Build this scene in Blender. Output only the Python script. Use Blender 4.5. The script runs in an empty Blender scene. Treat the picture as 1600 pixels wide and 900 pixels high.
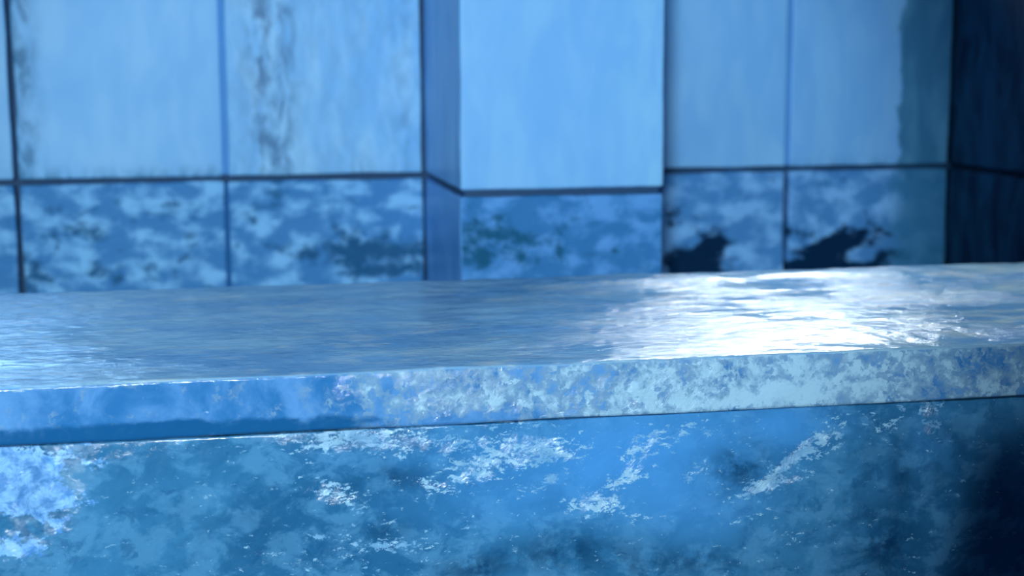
import bpy, math
import numpy as np
from mathutils import Vector, Matrix, noise

# ------------------------------------------------------------------ camera
sc = bpy.context.scene
EYE = 1.35
FPX, PITCH, YAW, ROLL = 2287.5, .14735, -.18813, -.004476
cy_, sy_, cp_, sp_ = math.cos(YAW), math.sin(YAW), math.cos(PITCH), math.sin(PITCH)
FW = Vector((-sy_*cp_, cy_*cp_, -sp_)); RT = Vector((cy_, sy_, 0)); UP = RT.cross(FW)
c_, s_ = math.cos(ROLL), math.sin(ROLL)
AX = c_*RT + s_*UP; AU = -s_*RT + c_*UP
cam_d = bpy.data.cameras.new('camera'); cam = bpy.data.objects.new('camera', cam_d)
sc.collection.objects.link(cam)
m = Matrix((AX, AU, -FW)).transposed().to_4x4(); m.translation = Vector((0, 0, EYE))
cam.matrix_world = m
cam_d.sensor_width = 36; cam_d.lens = FPX/1600*36
cam_d.dof.use_dof = True; cam_d.dof.focus_distance = 1.68; cam_d.dof.aperture_fstop = 3.4
sc.camera = cam

# ------------------------------------------------------------------ world, lights, exposure
sc.view_settings.view_transform = 'Standard'; sc.view_settings.look = 'None'
sc.view_settings.gamma = 1; sc.view_settings.use_curve_mapping = False
sc.view_settings.exposure = 0
w = bpy.data.worlds.new('world'); sc.world = w; w.use_nodes = True
bg = w.node_tree.nodes['Background']; bg.inputs[0].default_value = (.10, .30, .60, 1); bg.inputs[1].default_value = .075

def lamp(name, kind, loc, target, energy, color, **kw):
    d = bpy.data.lights.new(name, kind); d.energy = energy; d.color = color
    for k, v in kw.items(): setattr(d, k, v)
    o = bpy.data.objects.new(name, d); sc.collection.objects.link(o); o.location = loc
    o.rotation_euler = (Vector(target)-Vector(loc)).to_track_quat('-Z', 'Y').to_euler()
    return o
# stage spot high behind the viewer: lights the counter and wall, leaves the right end dark
lamp('spotlight', 'SPOT', (-.6, -1.5, 1.75), (.40, 3, 1.06), 630, (.82, .955, 1), spot_size=math.radians(30.5), spot_blend=.52, shadow_soft_size=.22)
# added area lights: two in the unseen windows for slab glare, one behind viewer
lamp('window_daylight', 'AREA', (1.15, 3.05, 1.86), (1.11, 1.9, 1.48), 8.5, (.90, .97, 1), shape='RECTANGLE', size=.56, size_y=.36, spread=math.radians(75))
lamp('window_daylight', 'AREA', (-.80, 3.05, 1.93), (-.72, 1.9, 1.55), 7, (.35, .65, 1), shape='RECTANGLE', size=.9, size_y=.62, spread=math.radians(85))
lamp('window_daylight', 'AREA', (-1.75, -1.75, 1.2), (-1.75, 1.5, 1.2), 13, (.35, .66, 1), shape='RECTANGLE', size=1.9, size_y=2.1)

# ------------------------------------------------------------------ helpers
def lin(r, g, b, k=1):
    f = lambda v: ((v/255+.055)/1.055)**2.4 if v > 10 else v/255/12.92
    return (f(r)*k, f(g)*k, f(b)*k, 1)

class NT:
    def chips(s, scale, warp, vec=None):      # random value per ragged cell
        nz = s.t.nodes.new('ShaderNodeTexNoise'); s.link(s.pos, nz.inputs['Vector']); nz.inputs['Scale'].default_value = scale*.9; nz.inputs['Detail'].default_value = 5
        ad = s.t.nodes.new('ShaderNodeVectorMath'); ad.operation = 'MULTIPLY_ADD'; s.link(nz.outputs['Color'], ad.inputs[0]); ad.inputs[1].default_value = (warp,)*3; s.link(vec or s.pos, ad.inputs[2])
        v = s.t.nodes.new('ShaderNodeTexVoronoi'); v.inputs['Scale'].default_value = scale; s.link(ad.outputs[0], v.inputs['Vector'])
        g = s.t.nodes.new('ShaderNodeSeparateColor'); s.link(v.outputs['Color'], g.inputs[0]); return g.outputs[0]
    def __init__(s, name):
        s.mat = bpy.data.materials.new(name); s.mat.use_nodes = True
        s.t = s.mat.node_tree; s.p = s.t.nodes['Principled BSDF']
        s.co = s.t.nodes.new('ShaderNodeTexCoord').outputs['Object']
        g = s.t.nodes.new('ShaderNodeNewGeometry'); s.pos = g.outputs['Position']
    def link(s, a, b):
        if isinstance(a, (int, float)): b.default_value = a
        elif isinstance(a, tuple): b.default_value = a
        else: s.t.links.new(a, b)
    def map(s, scale=(1, 1, 1), rot=(0, 0, 0), loc=(0, 0, 0), src=None):
        n = s.t.nodes.new('ShaderNodeMapping'); s.link(src or s.pos, n.inputs[0])
        n.inputs['Scale'].default_value = scale; n.inputs['Rotation'].default_value = rot; n.inputs['Location'].default_value = loc
        return n.outputs[0]
    def noise(s, scale, detail=5, rough=.55, dist=0, vec=None):
        n = s.t.nodes.new('ShaderNodeTexNoise'); s.link(vec or s.pos, n.inputs['Vector'])
        n.inputs['Scale'].default_value = scale; n.inputs['Detail'].default_value = detail
        n.inputs['Roughness'].default_value = rough; n.inputs['Distortion'].default_value = dist
        return n.outputs[0]
    def ramp(s, v, a, b, lo=0., hi=1., smooth=True):
        n = s.t.nodes.new('ShaderNodeMapRange'); n.interpolation_type = 'SMOOTHSTEP' if smooth else 'LINEAR'
        s.link(v, n.inputs[0])
        for i, x in enumerate((a, b, lo, hi)): n.inputs[i+1].default_value = x
        return n.outputs[0]
    def math(s, op, a, b=0., c=0., clamp=False):
        n = s.t.nodes.new('ShaderNodeMath'); n.operation = op; n.use_clamp = clamp
        s.link(a, n.inputs[0]); s.link(b, n.inputs[1]); s.link(c, n.inputs[2]); return n.outputs[0]
    def mix(s, f, a, b):
        n = s.t.nodes.new('ShaderNodeMix'); n.data_type = 'RGBA'
        s.link(f, n.inputs[0]); s.link(a, n.inputs[6]); s.link(b, n.inputs[7]); return n.outputs[2]
    def attr(s, name):
        n = s.t.nodes.new('ShaderNodeAttribute'); n.attribute_name = name; return n.outputs['Fac']
    def xyz(s, src=None):
        n = s.t.nodes.new('ShaderNodeSeparateXYZ'); s.link(src or s.pos, n.inputs[0]); return n.outputs
    def bump(s, h, strength, distance, normal=None):
        n = s.t.nodes.new('ShaderNodeBump'); s.link(h, n.inputs['Height'])
        s.link(strength, n.inputs['Strength']); n.inputs['Distance'].default_value = distance
        if normal: s.link(normal, n.inputs['Normal'])
        return n.outputs[0]
    def done(s, col, rough, nrm=None, ior=1.45, coat=0., spec=.5):
        s.link(col, s.p.inputs['Base Color']); s.link(rough, s.p.inputs['Roughness'])
        s.p.inputs['IOR'].default_value = ior; s.p.inputs['Specular IOR Level'].default_value = spec
        if coat: s.p.inputs['Coat Weight'].default_value = coat; s.p.inputs['Coat Roughness'].default_value = .05
        if nrm: s.link(nrm, s.p.inputs['Normal'])
        return s.mat

def axis_pts(h, r, step):
    n = max(2, int(round(2*(h-r)/step)))
    inner = np.linspace(-(h-r), h-r, n+1)
    a = np.array([1, .78, .5, .22])*1.0
    k = h - r + r*np.tan(np.array([45, 34, 22, 11])*math.pi/180)
    return np.concatenate([-k, inner, k[::-1]])

def rounded_block(name, lo, hi, r, steps, mats, amp=0., nscale=6., parent=None, faces_mat=None, attrs=None, fine=0., warp=None):
    """box lo..hi with melted edges of radius r; steps = spacing along x, y, z"""
    lo, hi = np.array(lo, float), np.array(hi, float); c = (lo+hi)/2; h = (hi-lo)/2
    ax = [axis_pts(h[i], r, steps[i]) for i in range(3)]
    verts, faces, fm = [], [], []; index = {}
    n = [len(a) for a in ax]
    def vid(i, j, k):
        key = (i, j, k)
        if key not in index:
            index[key] = len(verts); verts.append((ax[0][i], ax[1][j], ax[2][k]))
        return index[key]
    for d in range(3):
        u, v = (d+1) % 3, (d+2) % 3
        for side in (0, n[d]-1):
            for a in range(n[u]-1):
                for b in range(n[v]-1):
                    q = []
                    for da, db in ((0, 0), (1, 0), (1, 1), (0, 1)):
                        ijk = [0, 0, 0]; ijk[d] = side; ijk[u] = a+da; ijk[v] = b+db
                        q.append(vid(*ijk))
                    if side == 0: q.reverse()
                    faces.append(q); fm.append(d*2+(1 if side else 0))
    P = np.array(verts); Q = np.clip(P, -(h-r), h-r); D = P-Q
    L = np.linalg.norm(D, axis=1, keepdims=True); L[L == 0] = 1
    P = Q + r*D/L; nrm = D/L; W = P + c
    if amp or fine:
        off = np.empty(len(W))
        for i, p in enumerate(W):
            vec = Vector(p)*nscale
            off[i] = amp*noise.noise(vec)
            if fine: off[i] += fine*noise.noise(vec*6.3)
        W = W + nrm*off[:, None]
    if warp: W = warp(W)
    org = np.array([c[0], c[1], lo[2]])
    me = bpy.data.meshes.new(name); me.from_pydata([tuple(p) for p in (W-org)], [], faces)
    me.polygons.foreach_set('use_smooth', [True]*len(faces))
    for mt in mats: me.materials.append(mt)
    if faces_mat: me.polygons.foreach_set('material_index', [faces_mat.get(f, 0) for f in fm])
    if attrs:
        for an, fn in attrs.items():
            a = me.attributes.new(an, 'FLOAT', 'POINT'); a.data.foreach_set('value', fn(W).astype(np.float32))
    me.update()
    o = bpy.data.objects.new(name, me); sc.collection.objects.link(o); o.location = org
    if parent: o.parent = parent; o.location = Vector(org)-parent.location
    return o

def empty(name, loc):
    o = bpy.data.objects.new(name, None); sc.collection.objects.link(o); o.location = loc; return o
def structure(o): o['kind'] = 'structure'; return o
def tag(o, label, cat, group=None):
    o['label'] = label; o['category'] = cat
    if group: o['group'] = group
    return o

def at_y(px, py, Y):      # where a point seen in the photograph lies on the plane y = Y
    d = AX*((px-800)/FPX) - AU*((py-450)/FPX) + FW
    d = d*(Y/d.y); return d.x, d.z+EYE
def at_z(px, py, Z):
    d = AX*((px-800)/FPX) - AU*((py-450)/FPX) + FW
    d = d*((Z-EYE)/d.z); return d.x, d.y
def blobs(spec, Y, soft=1.0):
    """sum of soft tilted patches lying in the plane y = Y, in metres"""
    k = Y/FPX*1.02; rows = []
    for px, py, rx, ry, ang, amp in spec:
        x, z = at_y(px, py, Y); rows.append((x, z, rx*k, ry*k, math.radians(ang), amp))
    def fn(W):
        v = np.zeros(len(W))
        for x, z, rx, rz, a, amp in rows:
            dx, dz = W[:, 0]-x, W[:, 2]-z
            u = dx*math.cos(a)+dz*math.sin(a); t = -dx*math.sin(a)+dz*math.cos(a)
            v = v+amp*np.exp(-((u/rx)**2+(t/rz)**2)*soft)
        return v
    return fn

# ------------------------------------------------------------------ materials
def upper_ice(name, base, streak, streak_amt=.5, edge_x=None, edge_col=None):
    t = NT(name)
    n1 = t.noise(6, 4, .5, .4, t.map((3.2, 3.2, 1)))
    n2 = t.noise(17, 5, .6, .6, t.map((2.2, 2.2, 1), loc=(3, 1, 2)))
    a = t.attr('mark')
    f = t.math('MULTIPLY', t.ramp(n2, .34, .72), a, clamp=True)
    col = t.mix(t.ramp(n1, .36, .68, 0, streak_amt), base, lin(148, 206, 246))
    col = t.mix(f, col, streak)
    tn = t.math('ADD', t.attr('teal'), t.ramp(n2, .3, .7, -.4, .4, False))
    col = t.mix(t.ramp(tn, .35, .75, 0, .9), col, t.mix(t.ramp(n1, .35, .65), lin(42, 108, 152), lin(68, 134, 176)))
    b = t.bump(t.noise(5, 3), .12, .02)
    return t.done(col, .5, b, spec=.3)

def lower_ice(name, light, mid, dark, thr=.5):
    t = NT(name)
    n1 = t.noise(15, 6, .55, .15, t.map((1, 1, 1.5)))
    n2 = t.noise(19, 6, .6, .2, t.map((1, 1, 1.3), loc=(5, 2, 7)))
    a = t.attr('mark')
    col = t.mix(t.ramp(n1, .42, .64), mid, light)
    h = t.math('ADD', t.math('MULTIPLY', t.math('SUBTRACT', n2, .5), 1.7), t.math('MULTIPLY', a, .40))
    h = t.math('ADD', h, .5)
    col = t.mix(t.ramp(h, thr+.14, thr+.44), col, dark)
    col = t.mix(t.attr('teal'), col, lin(52, 120, 166))
    b = t.bump(n1, .25, .02)
    return t.done(col, .5, b, spec=.06)

M = {}
M['mortar'] = NT('dark_joint').done(lin(14, 62, 102), .7)
M['joint_pale'] = NT('filled_joint').done(lin(84, 146, 212), .8, spec=.05)
M['joint_deep'] = NT('deep_filled_joint').done(lin(40, 98, 156), .8, spec=.05)
M['up_a'] = upper_ice('smooth_ice', lin(112, 180, 236), lin(52, 118, 165), .35)
M['up_b'] = upper_ice('streaked_ice', lin(112, 182, 238), lin(66, 122, 170), .8)
M['up_pier'] = upper_ice('pier_ice', lin(112, 178, 238), lin(130, 195, 240), .3)
M['up_r'] = upper_ice('right_smooth_ice', lin(108, 174, 236), lin(50, 116, 160), .25)
M['lo_a'] = lower_ice('mottled_ice', lin(124, 190, 242), lin(64, 130, 192), lin(34, 92, 138))
M['lo_p'] = lower_ice('pier_mottled_ice', lin(88, 152, 220), lin(52, 118, 180), lin(26, 88, 128))
M['lo_r'] = lower_ice('right_mottled_ice', lin(120, 182, 242), lin(70, 134, 198), lin(4, 40, 74))
def plain(name, ca, cb):
    t = NT(name); n = t.noise(5, 4, .5, .3, t.map((2, 2, 1)))
    return t.done(t.mix(t.ramp(n, .3, .7), ca, cb), .35, t.bump(n, .4, .02))
M['side_up'] = plain('pier_side_ice', lin(108, 172, 238), lin(120, 186, 242))
M['side_lo'] = plain('pier_side_low_ice', lin(88, 156, 228), lin(98, 166, 234))
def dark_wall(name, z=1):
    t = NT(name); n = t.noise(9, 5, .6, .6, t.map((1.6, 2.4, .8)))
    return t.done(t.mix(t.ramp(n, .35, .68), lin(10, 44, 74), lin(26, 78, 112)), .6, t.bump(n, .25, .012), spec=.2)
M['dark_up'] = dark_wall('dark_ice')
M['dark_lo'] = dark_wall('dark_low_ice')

def slab_material():
    t = NT('slab_ice'); x, y, z = t.xyz()[:3]
    big = t.noise(3.2, 5, .55, .6, t.map((1, 2.2, 3)))
    mid = t.noise(12, 8, .64, .4, t.map((1, 2.4, 1.6)))
    finev = t.noise(34, 6, .65, .8, t.map((1, 1.6, 1)))
    g = t.t.nodes.new('ShaderNodeNewGeometry'); nzv = t.xyz(g.outputs['Normal'])[2]
    top = t.mix(t.ramp(big, .36, .64), lin(98, 156, 208), lin(146, 190, 218))
    top = t.mix(t.ramp(mid, .5, .64, 0, .65), top, lin(184, 206, 216))
    top = t.mix(t.ramp(finev, .52, .68, 0, .4), top, lin(170, 204, 228))
    top = t.mix(t.ramp(mid, .44, .26, 0, .8), top, lin(58, 116, 178))
    top = t.mix(t.math('MULTIPLY', t.attr('pale'), t.ramp(finev, .38, .6), clamp=True), top, lin(128, 188, 238))  # reflection at the left end, painted as lighter blue
    # front edge: clear blue to the left, frosted grey white to the right
    fr = t.attr('frost'); dk = t.attr('dark')
    clear = t.mix(t.ramp(t.noise(11, 5, .6, .8, t.map((1.4, 1, 1))), .36, .66), lin(44, 108, 168), lin(84, 140, 198))
    frostn = t.noise(44, 8, .68, .3, t.map((1, 1, 1), (0, .5, 0)))
    ch = t.chips(95, .035)
    ff = t.math('ADD', t.math('ADD', t.ramp(frostn, .36, .64, -.36, .36, False), t.ramp(ch, 0, 1, -.26, .26, False)), fr)
    front = t.mix(t.ramp(ff, .2, .7), clear, lin(104, 144, 180))
    front = t.mix(t.ramp(ff, .62, 1.15), front, lin(146, 186, 212))
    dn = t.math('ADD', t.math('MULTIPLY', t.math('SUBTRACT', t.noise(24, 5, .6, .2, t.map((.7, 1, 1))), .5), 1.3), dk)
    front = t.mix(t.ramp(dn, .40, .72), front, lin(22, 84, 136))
    nz = nzv
    col = t.mix(t.ramp(nz, .35, .75), front, top)
    b1 = t.bump(t.noise(9, 4, .5, .2, t.map((.8, 1.3, 1))), .5, .014)
    b2 = t.bump(t.noise(60, 7, .6, .3, t.map((.75, 1.2, 1))), t.math('MULTIPLY', t.ramp(t.noise(5, 3), .4, .62, .25, .9), t.ramp(t.math('ADD', nzv, fr), .0, .45, .3, 1)), .0055, b1)
    return t.done(col, .07, b2, ior=1.5)

def base_material():
    t = NT('base_ice')
    fr = t.attr('frost'); dk = t.attr('dark'); br = t.attr('blue')
    big = t.noise(5, 5, .6, .8)
    mid = t.noise(22, 7, .62, .3, t.map((1, 1, 1.4), (0, math.radians(-22), 0)))
    col = t.mix(t.ramp(big, .36, .66), lin(34, 94, 138), lin(52, 116, 162))
    col = t.mix(t.ramp(mid, .46, .60, 0, .5), col, lin(84, 146, 190))
    col = t.mix(t.ramp(t.noise(30, 8, .68, .4, t.map((1, 1, 1.3), (0, -.4, 0), (4, 4, 4))), .54, .64, 0, .55), col, lin(26, 84, 130))
    col = t.mix(t.math('MULTIPLY', br, t.ramp(big, .25, .6, .55, 1), clamp=True), col, lin(64, 136, 202))
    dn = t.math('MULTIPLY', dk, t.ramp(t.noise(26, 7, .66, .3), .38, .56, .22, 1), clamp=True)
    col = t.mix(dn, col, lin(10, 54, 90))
    # chipped frost flakes gathered in patches
    fl = t.noise(62, 9, .74, .3, t.map((1, 1, 2.1), (0, math.radians(-20), 0)))
    ch = t.chips(170, .02, t.map((1, 1, 1.9), (0, math.radians(-20), 0)))
    fm = t.math('ADD', t.math('ADD', t.ramp(fl, .40, .62, -.40, .40, False), t.ramp(ch, 0, 1, -.2, .2, False)), t.math('MULTIPLY', fr, .95))
    fm = t.math('SUBTRACT', fm, t.ramp(dk, .6, 1.2, 0, .4))
    fmask = t.ramp(fm, .43, .62, 0, .92)
    col = t.mix(fmask, col, t.mix(t.ramp(t.noise(25, 5), .4, .6), lin(104, 158, 200), lin(142, 188, 218)))
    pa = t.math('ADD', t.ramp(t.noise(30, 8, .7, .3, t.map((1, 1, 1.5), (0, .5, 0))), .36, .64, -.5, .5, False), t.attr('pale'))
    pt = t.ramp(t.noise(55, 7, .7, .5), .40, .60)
    col = t.mix(t.ramp(pa, .5, .7), col, t.mix(pt, lin(72, 134, 200), lin(126, 184, 240)))  # painted reflection on the left end, broken up by noise
    b1 = t.bump(t.noise(10, 4, .55, .3), .3, .015)
    rough_zone = t.math('ADD', t.ramp(t.noise(6, 3), .5, .7, .06, .3), t.math('MULTIPLY', t.math('ADD', fr, t.attr('pale')), .6), clamp=True)
    b2 = t.bump(t.noise(58, 7, .66, 1.0), rough_zone, .008, b1)
    return t.done(col, .14, b2, ior=1.6)
M['slab'] = slab_material(); M['base'] = base_material()

# ------------------------------------------------------------------ setting
t = NT('floor_ice'); n = t.noise(3, 6, .6)
fm_ = t.done(t.mix(t.ramp(n, .35, .65), lin(40, 96, 146), lin(96, 156, 206)), .35)
structure(rounded_block('floor', (-3.2, -4.2, -.08), (1.9, 3.3, 0), .004, (.5, .5, .08), [fm_]))

WY, JZ, G = 3.0, 1.1375, .0055      # wall face, height of the long joint, half a joint
JX = [-1.622, -1.219, -.816, -.4165, -.0125, .388, .784, 1.178, 1.557]
TOPZ = 1.56
wall = structure(empty('wall_back', (0, WY, 0)))
zero = lambda W: np.zeros(len(W))
def wav(W, k): return np.sin(W[:, 0]*k)*.01
def sm(v, a, b): q = np.clip((v-a)/(b-a), 0, 1); return q*q*(3-2*q)
mk_up = {   # marks (frost veins) on the upper blocks
    2: lambda W: sm(W[:, 2], 1.19, 1.14)*.8,
    3: lambda W: np.maximum(sm(W[:, 0], -.345, -.40)*1.1, sm(W[:, 2], 1.175, 1.145)*.7),
    4: lambda W: np.maximum(np.exp(-((W[:, 0]-.08)/.055)**2)*1.25, np.maximum(sm(W[:, 2], 1.19, 1.145)*.5, .26)) + np.exp(-((W[:, 0]-.345)/.02)**2)*.3,
    7: lambda W: sm(W[:, 2], 1.17, 1.145)*.4,
    6: lambda W: sm(W[:, 2], 1.17, 1.145)*.3,
}
mats_up = ['up_a', 'up_a', 'up_a', 'up_a', 'up_b', 'up_a', 'up_pier', 'up_r']
mats_lo = ['lo_a']*6 + ['lo_r']*2
lo_dark = {
    3: blobs([(70, 330, 30, 60, 0, .35), (130, 340, 50, 14, 0, .5), (60, 440, 40, 25, 0, .6), (200, 350, 90, 16, 10, .45), (300, 320, 40, 15, -30, .3), (200, 430, 130, 30, 0, .38), (160, 385, 30, 20, 40, .4), (300, 400, 40, 20, 0, .4)], WY),
    4: blobs([(410, 345, 60, 40, 0, .25), (545, 395, 35, 40, 0, 1.0), (610, 410, 50, 40, 0, 1.0), (490, 400, 40, 30, 0, .6), (430, 300, 40, 25, 0, .35), (640, 400, 30, 50, 0, .4)], WY),
    6: blobs([(1075, 410, 36, 26, 0, 1.7), (1115, 380, 30, 22, 30, 1.5), (1060, 330, 30, 14, 0, .6), (1105, 420, 60, 14, 0, 1.5), (1150, 300, 14, 10, 0, .5), (1190, 340, 30, 120, 0, -.5)], WY),
    7: blobs([(1275, 400, 60, 24, 20, 1.6), (1330, 370, 45, 16, 10, 1.5), (1380, 400, 60, 18, 0, 1.0), (1235, 360, 15, 30, 0, .9), (1300, 420, 90, 12, 0, 1.6), (1310, 300, 30, 10, 0, .5), (1450, 350, 34, 160, 0, .3), (1340, 395, 25, 8, 0, -1.2)], WY),
}
structure(wall)
backing = rounded_block('backing', (-1.64, WY+.03, 0), (1.575, WY+.20, TOPZ+.0), .002, (.4, .17, .4), [M['mortar']], parent=wall)
for i in range(8):
    x0, x1 = JX[i], JX[i+1]
    g0 = G; g1 = G
    if i == 4: g1 = .004
    st = (.012, .08, .012)
    rounded_block('upper_block', (x0+g0, WY, JZ+G), (x1-g1, WY+.032, TOPZ-.004), .004, st, [M[mats_up[i]]], .003, 9, wall,
                  attrs={'mark': mk_up.get(i, zero), 'teal': (lambda W: sm(W[:, 0], 1.41, 1.465)*1.3) if i == 7 else zero}, fine=.0008)
    rounded_block('lower_block', (x0+(.0035 if i == 4 else g0), WY, .0), (x1-g1, WY+.032, JZ-G), .004, (.012, .08, .03), [M[mats_lo[i]]], .004, 9, wall,
                  attrs={'mark': lo_dark.get(i, zero), 'teal': (lambda W: sm(W[:, 0]+.012*np.sin(W[:, 2]*70), 1.40, 1.455)*.85) if i == 7 else zero}, fine=.0008)
for j in (4, 7):    # the two joints that are filled with pale frost above the long joint
    rounded_block('filled_joint', (JX[j]-.006, WY+.004, JZ+.008), (JX[j]+.006, WY+.034, TOPZ-.01), .001, (.01, .03, .2), [M['joint_pale']], parent=wall)
rounded_block('filled_joint', (JX[4]-.006, WY+.008, .5), (JX[4]+.006, WY+.034, JZ-.008), .001, (.01, .03, .2), [M['joint_deep']], parent=wall)
for (a, b) in ((-1.64, -1.30), (-.30, .80), (1.52, 1.575)):   # masonry between and over the added windows
    rounded_block('high_block', (a, WY, TOPZ), (b, WY+.2, 2.28), .004, (.1, .1, .1), [M['up_a']], .003, 9, wall, attrs={'mark': zero})
rounded_block('lintel', (-1.64, WY, 2.28), (1.575, WY+.2, 2.7), .004, (.1, .1, .1), [M['up_a']], .003, 9, wall, attrs={'mark': zero})

added_frame_m = plain('frame_paint', lin(60, 100, 140), lin(70, 110, 150))
def added_window(n, x0, x1):  # unseen openings, added to give the slab glare a bright source
    f = structure(empty('window_%d' % n, ((x0+x1)/2, WY+.1, TOPZ)))
    th = .025
    for nm, lo, hi in (('frame_rail', (x0, WY+.07, TOPZ), (x1, WY+.13, TOPZ+th)), ('frame_rail', (x0, WY+.07, 2.28-th), (x1, WY+.13, 2.28)),
                       ('frame_stile', (x0, WY+.07, TOPZ+th), (x0+th, WY+.13, 2.28-th)), ('frame_stile', (x1-th, WY+.07, TOPZ+th), (x1, WY+.13, 2.28-th))):
        rounded_block(nm, lo, hi, .003, (.1, .03, .1), [added_frame_m], parent=f)
added_window(1, -1.30, -.30); added_window(2, .80, 1.52)

right = structure(empty('wall_right', (1.557, 0, 0)))
rounded_block('backing', (1.59, -.3, 0), (1.72, 3.2, 2.7), .002, (.1, .5, .5), [M['mortar']], parent=right)
ys = [3.03, 2.6, 2.2, 1.8, 1.4, 1.0, .6, .2, -.2]
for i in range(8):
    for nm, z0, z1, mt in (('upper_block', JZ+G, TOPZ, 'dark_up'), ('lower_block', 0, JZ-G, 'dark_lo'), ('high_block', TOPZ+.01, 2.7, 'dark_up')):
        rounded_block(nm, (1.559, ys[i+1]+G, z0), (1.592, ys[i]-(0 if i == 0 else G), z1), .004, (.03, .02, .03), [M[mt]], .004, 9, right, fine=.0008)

# ------------------------------------------------------------------ projecting pier
pier = tag(empty('pillar', (.574, 2.76, 0)), 'square pale blue pillar standing out from the middle of the back wall', 'pillar')
rounded_block('core', (.396, 2.526, 0), (.751, 2.99, 2.695), .003, (.1, .1, .3), [M['mortar']], parent=pier)
fmx = {0: 1, 1: 1}
mk_p = lambda W: sm(W[:, 0], .62, .75)*.9*sm(W[:, 2], 1.9, 1.5)
rounded_block('upper_block', (.39, 2.52, JZ+.006), (.757, 2.994, TOPZ-.003), .006, (.012, .02, .012), [M['up_pier'], M['side_up']], .002, 9, pier, fmx, {'mark': mk_p}, .0008)
rounded_block('lower_block', (.39, 2.52, 0), (.757, 2.994, JZ-.006), .006, (.012, .02, .02), [M['lo_p'], M['side_lo']], .003, 9, pier, fmx,
              {'mark': blobs([(745, 400, 30, 45, 0, .8), (800, 380, 60, 25, 0, .6), (860, 400, 50, 30, 0, .7), (780, 345, 50, 14, 0, .3), (1000, 420, 40, 30, 0, .3)], 2.52)}, .0008)
rounded_block('high_block', (.39, 2.52, TOPZ+.003), (.757, 2.994, 2.695), .006, (.03, .03, .03), [M['up_pier'], M['side_up']], .002, 9, pier, fmx, {'mark': zero}, .0008)

# ------------------------------------------------------------------ counter
ST, SB, FY, BY = 1.03, .9665, 1.549, 2.225
slab_fr = lambda W: (sm(W[:, 0], .02, .20)*.52 + sm(W[:, 0], .27, .50)*.30) * 1.0 \
    + blobs([(760, 620, 80, 16, 4, .5), (1150, 625, 260, 14, 4, .35), (1290, 600, 110, 20, 4, .2), (1000, 600, 200, 22, 4, .1), (740, 655, 90, 8, 3, -.5), (1440, 590, 80, 30, 3, -.2),
             (560, 615, 60, 22, 0, .15), (1560, 560, 60, 25, 0, -.5)], FY)(W)
slab_dk = lambda W: sm(W[:, 2], .998, .976)*sm(W[:, 0], .30, .02)*.85  # refraction and bottom shading painted as a dark band, lower left
def slab_relief(W):      # melted swells on the top: one behind the front edge, a low ridge near the back edge
    top = sm(W[:, 2], 1.005, 1.028); x, y = W[:, 0], W[:, 1]
    wob = .02*np.sin(x*9.1)+.012*np.sin(x*23+1)
    a = .0050*sm(y, 1.549, 1.64+wob)*sm(y, 2.02+wob, 1.72)*sm(x, .46+.3*(1.75-y), .74+.3*(1.75-y))*sm(x, 1.26, 1.05)
    for i in np.nonzero((top > 0) & (x > .2))[0]:      # small ripples
        a[i] += .0016*noise.noise(Vector((x[i]*6, y[i]*22, 3)))+.0010*noise.noise(Vector((x[i]*15, y[i]*44, 8)))+.0003*noise.noise(Vector((x[i]*40, y[i]*100, 1)))
    yr = 2.135+.3*wob
    b = .0062*np.exp(-((y-yr)/.026)**2)*sm(x, .40, .52)*sm(x, 1.12, 1.0)
    W = W.copy(); W[:, 2] = np.maximum(W[:, 2]+(a+b)*top, SB); return W
top_painted_refl = lambda W: sm(W[:, 0], -.12-.35*(W[:, 1]-1.55)*.4, -.24)*.9  # mask of the reflection painted on the slab's left end
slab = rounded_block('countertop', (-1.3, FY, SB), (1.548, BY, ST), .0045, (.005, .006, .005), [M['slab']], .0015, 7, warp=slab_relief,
                     attrs={'pale': top_painted_refl, 'frost': slab_fr, 'dark': slab_dk}, fine=.0006)
tag(slab, 'thick glossy wet ice slab forming the counter top, frosted grey at its right front edge', 'counter top')

BF = FY+.004
tag(pier, pier['label'], 'pillar'); pier['kind'] = 'thing'
b_fr = blobs([(790, 700, 120, 34, 6, .55), (860, 712, 60, 14, 0, .6), (932, 790, 50, 15, 0, .8), (975, 750, 55, 13, 22, .7), (755, 738, 50, 24, 10, .5),
              (1000, 703, 40, 22, 30, .6), (1070, 675, 80, 18, 0, .45), (1238, 716, 62, 13, 38, 1.0), (1300, 685, 40, 20, 42, .6), (1185, 762, 50, 15, 10, .6), (1225, 750, 60, 10, 5, .5),
              (520, 768, 60, 20, -18, .65), (600, 690, 120, 20, -4, .5), (665, 760, 50, 14, -10, .5), (510, 690, 60, 20, 0, .45), (850, 755, 50, 12, 15, .5),
              (1455, 655, 18, 34, 0, .6), (598, 852, 26, 12, 0, .5), (690, 660, 330, 14, 3, .35), (1180, 805, 40, 12, 10, .45), (1240, 832, 60, 9, 10, .35),
              (640, 850, 150, 40, 0, .15), (500, 850, 120, 40, 0, .12), (1380, 660, 60, 20, 0, .35), (980, 810, 60, 10, 0, .35), (1080, 740, 30, 20, 20, .4)], BF)
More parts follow.
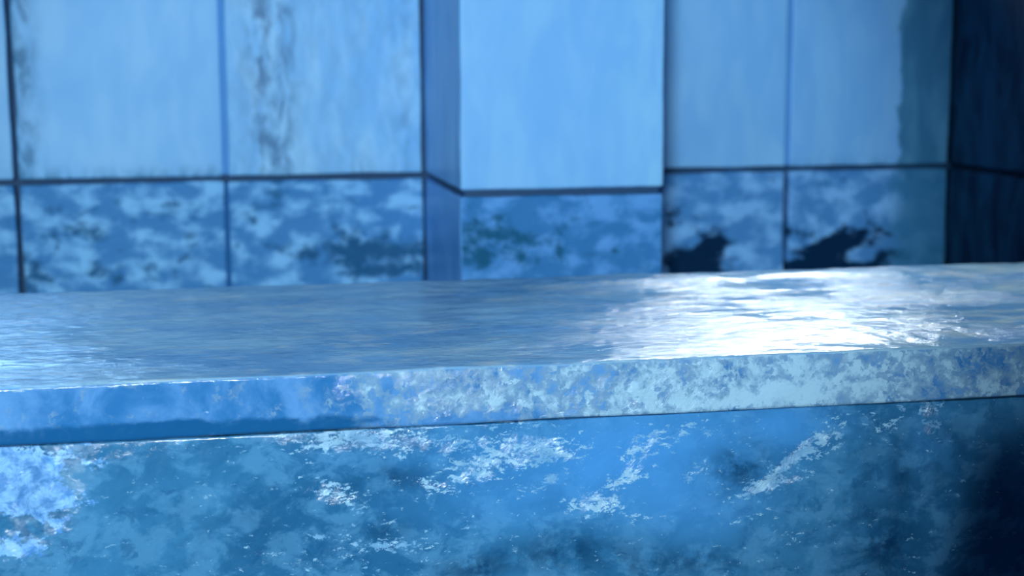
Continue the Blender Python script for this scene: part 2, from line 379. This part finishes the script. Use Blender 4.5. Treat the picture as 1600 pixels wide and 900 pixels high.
b_dk = blobs([(600, 748, 60, 20, 0, .8), (1155, 730, 50, 38, 0, .9), (600, 830, 45, 18, 0, .6), (880, 862, 110, 30, 0, .8), (1080, 878, 160, 26, 0, .7), (330, 840, 120, 60, 0, .3),
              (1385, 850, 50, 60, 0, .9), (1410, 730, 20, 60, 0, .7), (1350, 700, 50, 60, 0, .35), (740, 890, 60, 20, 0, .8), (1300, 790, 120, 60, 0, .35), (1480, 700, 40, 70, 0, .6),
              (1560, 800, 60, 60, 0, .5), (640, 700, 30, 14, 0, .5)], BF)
b_bl = blobs([(1000, 690, 220, 70, 0, .9), (1240, 660, 90, 40, 0, .7), (830, 770, 200, 60, 0, .6), (1450, 690, 50, 60, 0, .25), (1080, 790, 120, 60, 0, .6), (640, 700, 160, 40, 0, .4)], BF)
b_painted_refl = blobs([(20, 740, 75, 75, 0, 1.1), (70, 790, 55, 45, 50, .8), (10, 860, 60, 25, 0, .5), (130, 710, 20, 30, 60, .5), (0, 820, 50, 16, 0, -.6)], BF)  # patches of the reflection painted on the base's left end
b_painted_refl0, b_painted_refl = b_painted_refl, (lambda W: b_painted_refl0(W)+.9*sm(W[:, 0], -.22, -.34)*sm(W[:, 2], .80, .90))
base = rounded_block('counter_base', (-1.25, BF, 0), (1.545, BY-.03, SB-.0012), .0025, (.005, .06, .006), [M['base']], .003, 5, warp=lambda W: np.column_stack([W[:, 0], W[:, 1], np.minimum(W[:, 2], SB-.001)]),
                     attrs={'pale': b_painted_refl, 'frost': b_fr, 'dark': b_dk, 'blue': b_bl}, fine=.0012)
tag(base, 'deep blue glossy ice base under the counter slab, flecked with white frost', 'counter')

# low block added out of view to shade the right end of the base
side = rounded_block('side_counter', (.572, .60, 0), (1.25, .90, 1.088), .008, (.05, .05, .05), [M['dark_lo']], .006, 5,
                     warp=lambda W: np.column_stack([W[:, 0]-.22*(1.088-W[:, 2])*(W[:, 0] < .7), W[:, 1], np.maximum(W[:, 2], 0)]))
tag(side, 'low dark ice side counter standing in front of the right end of the main counter', 'counter')
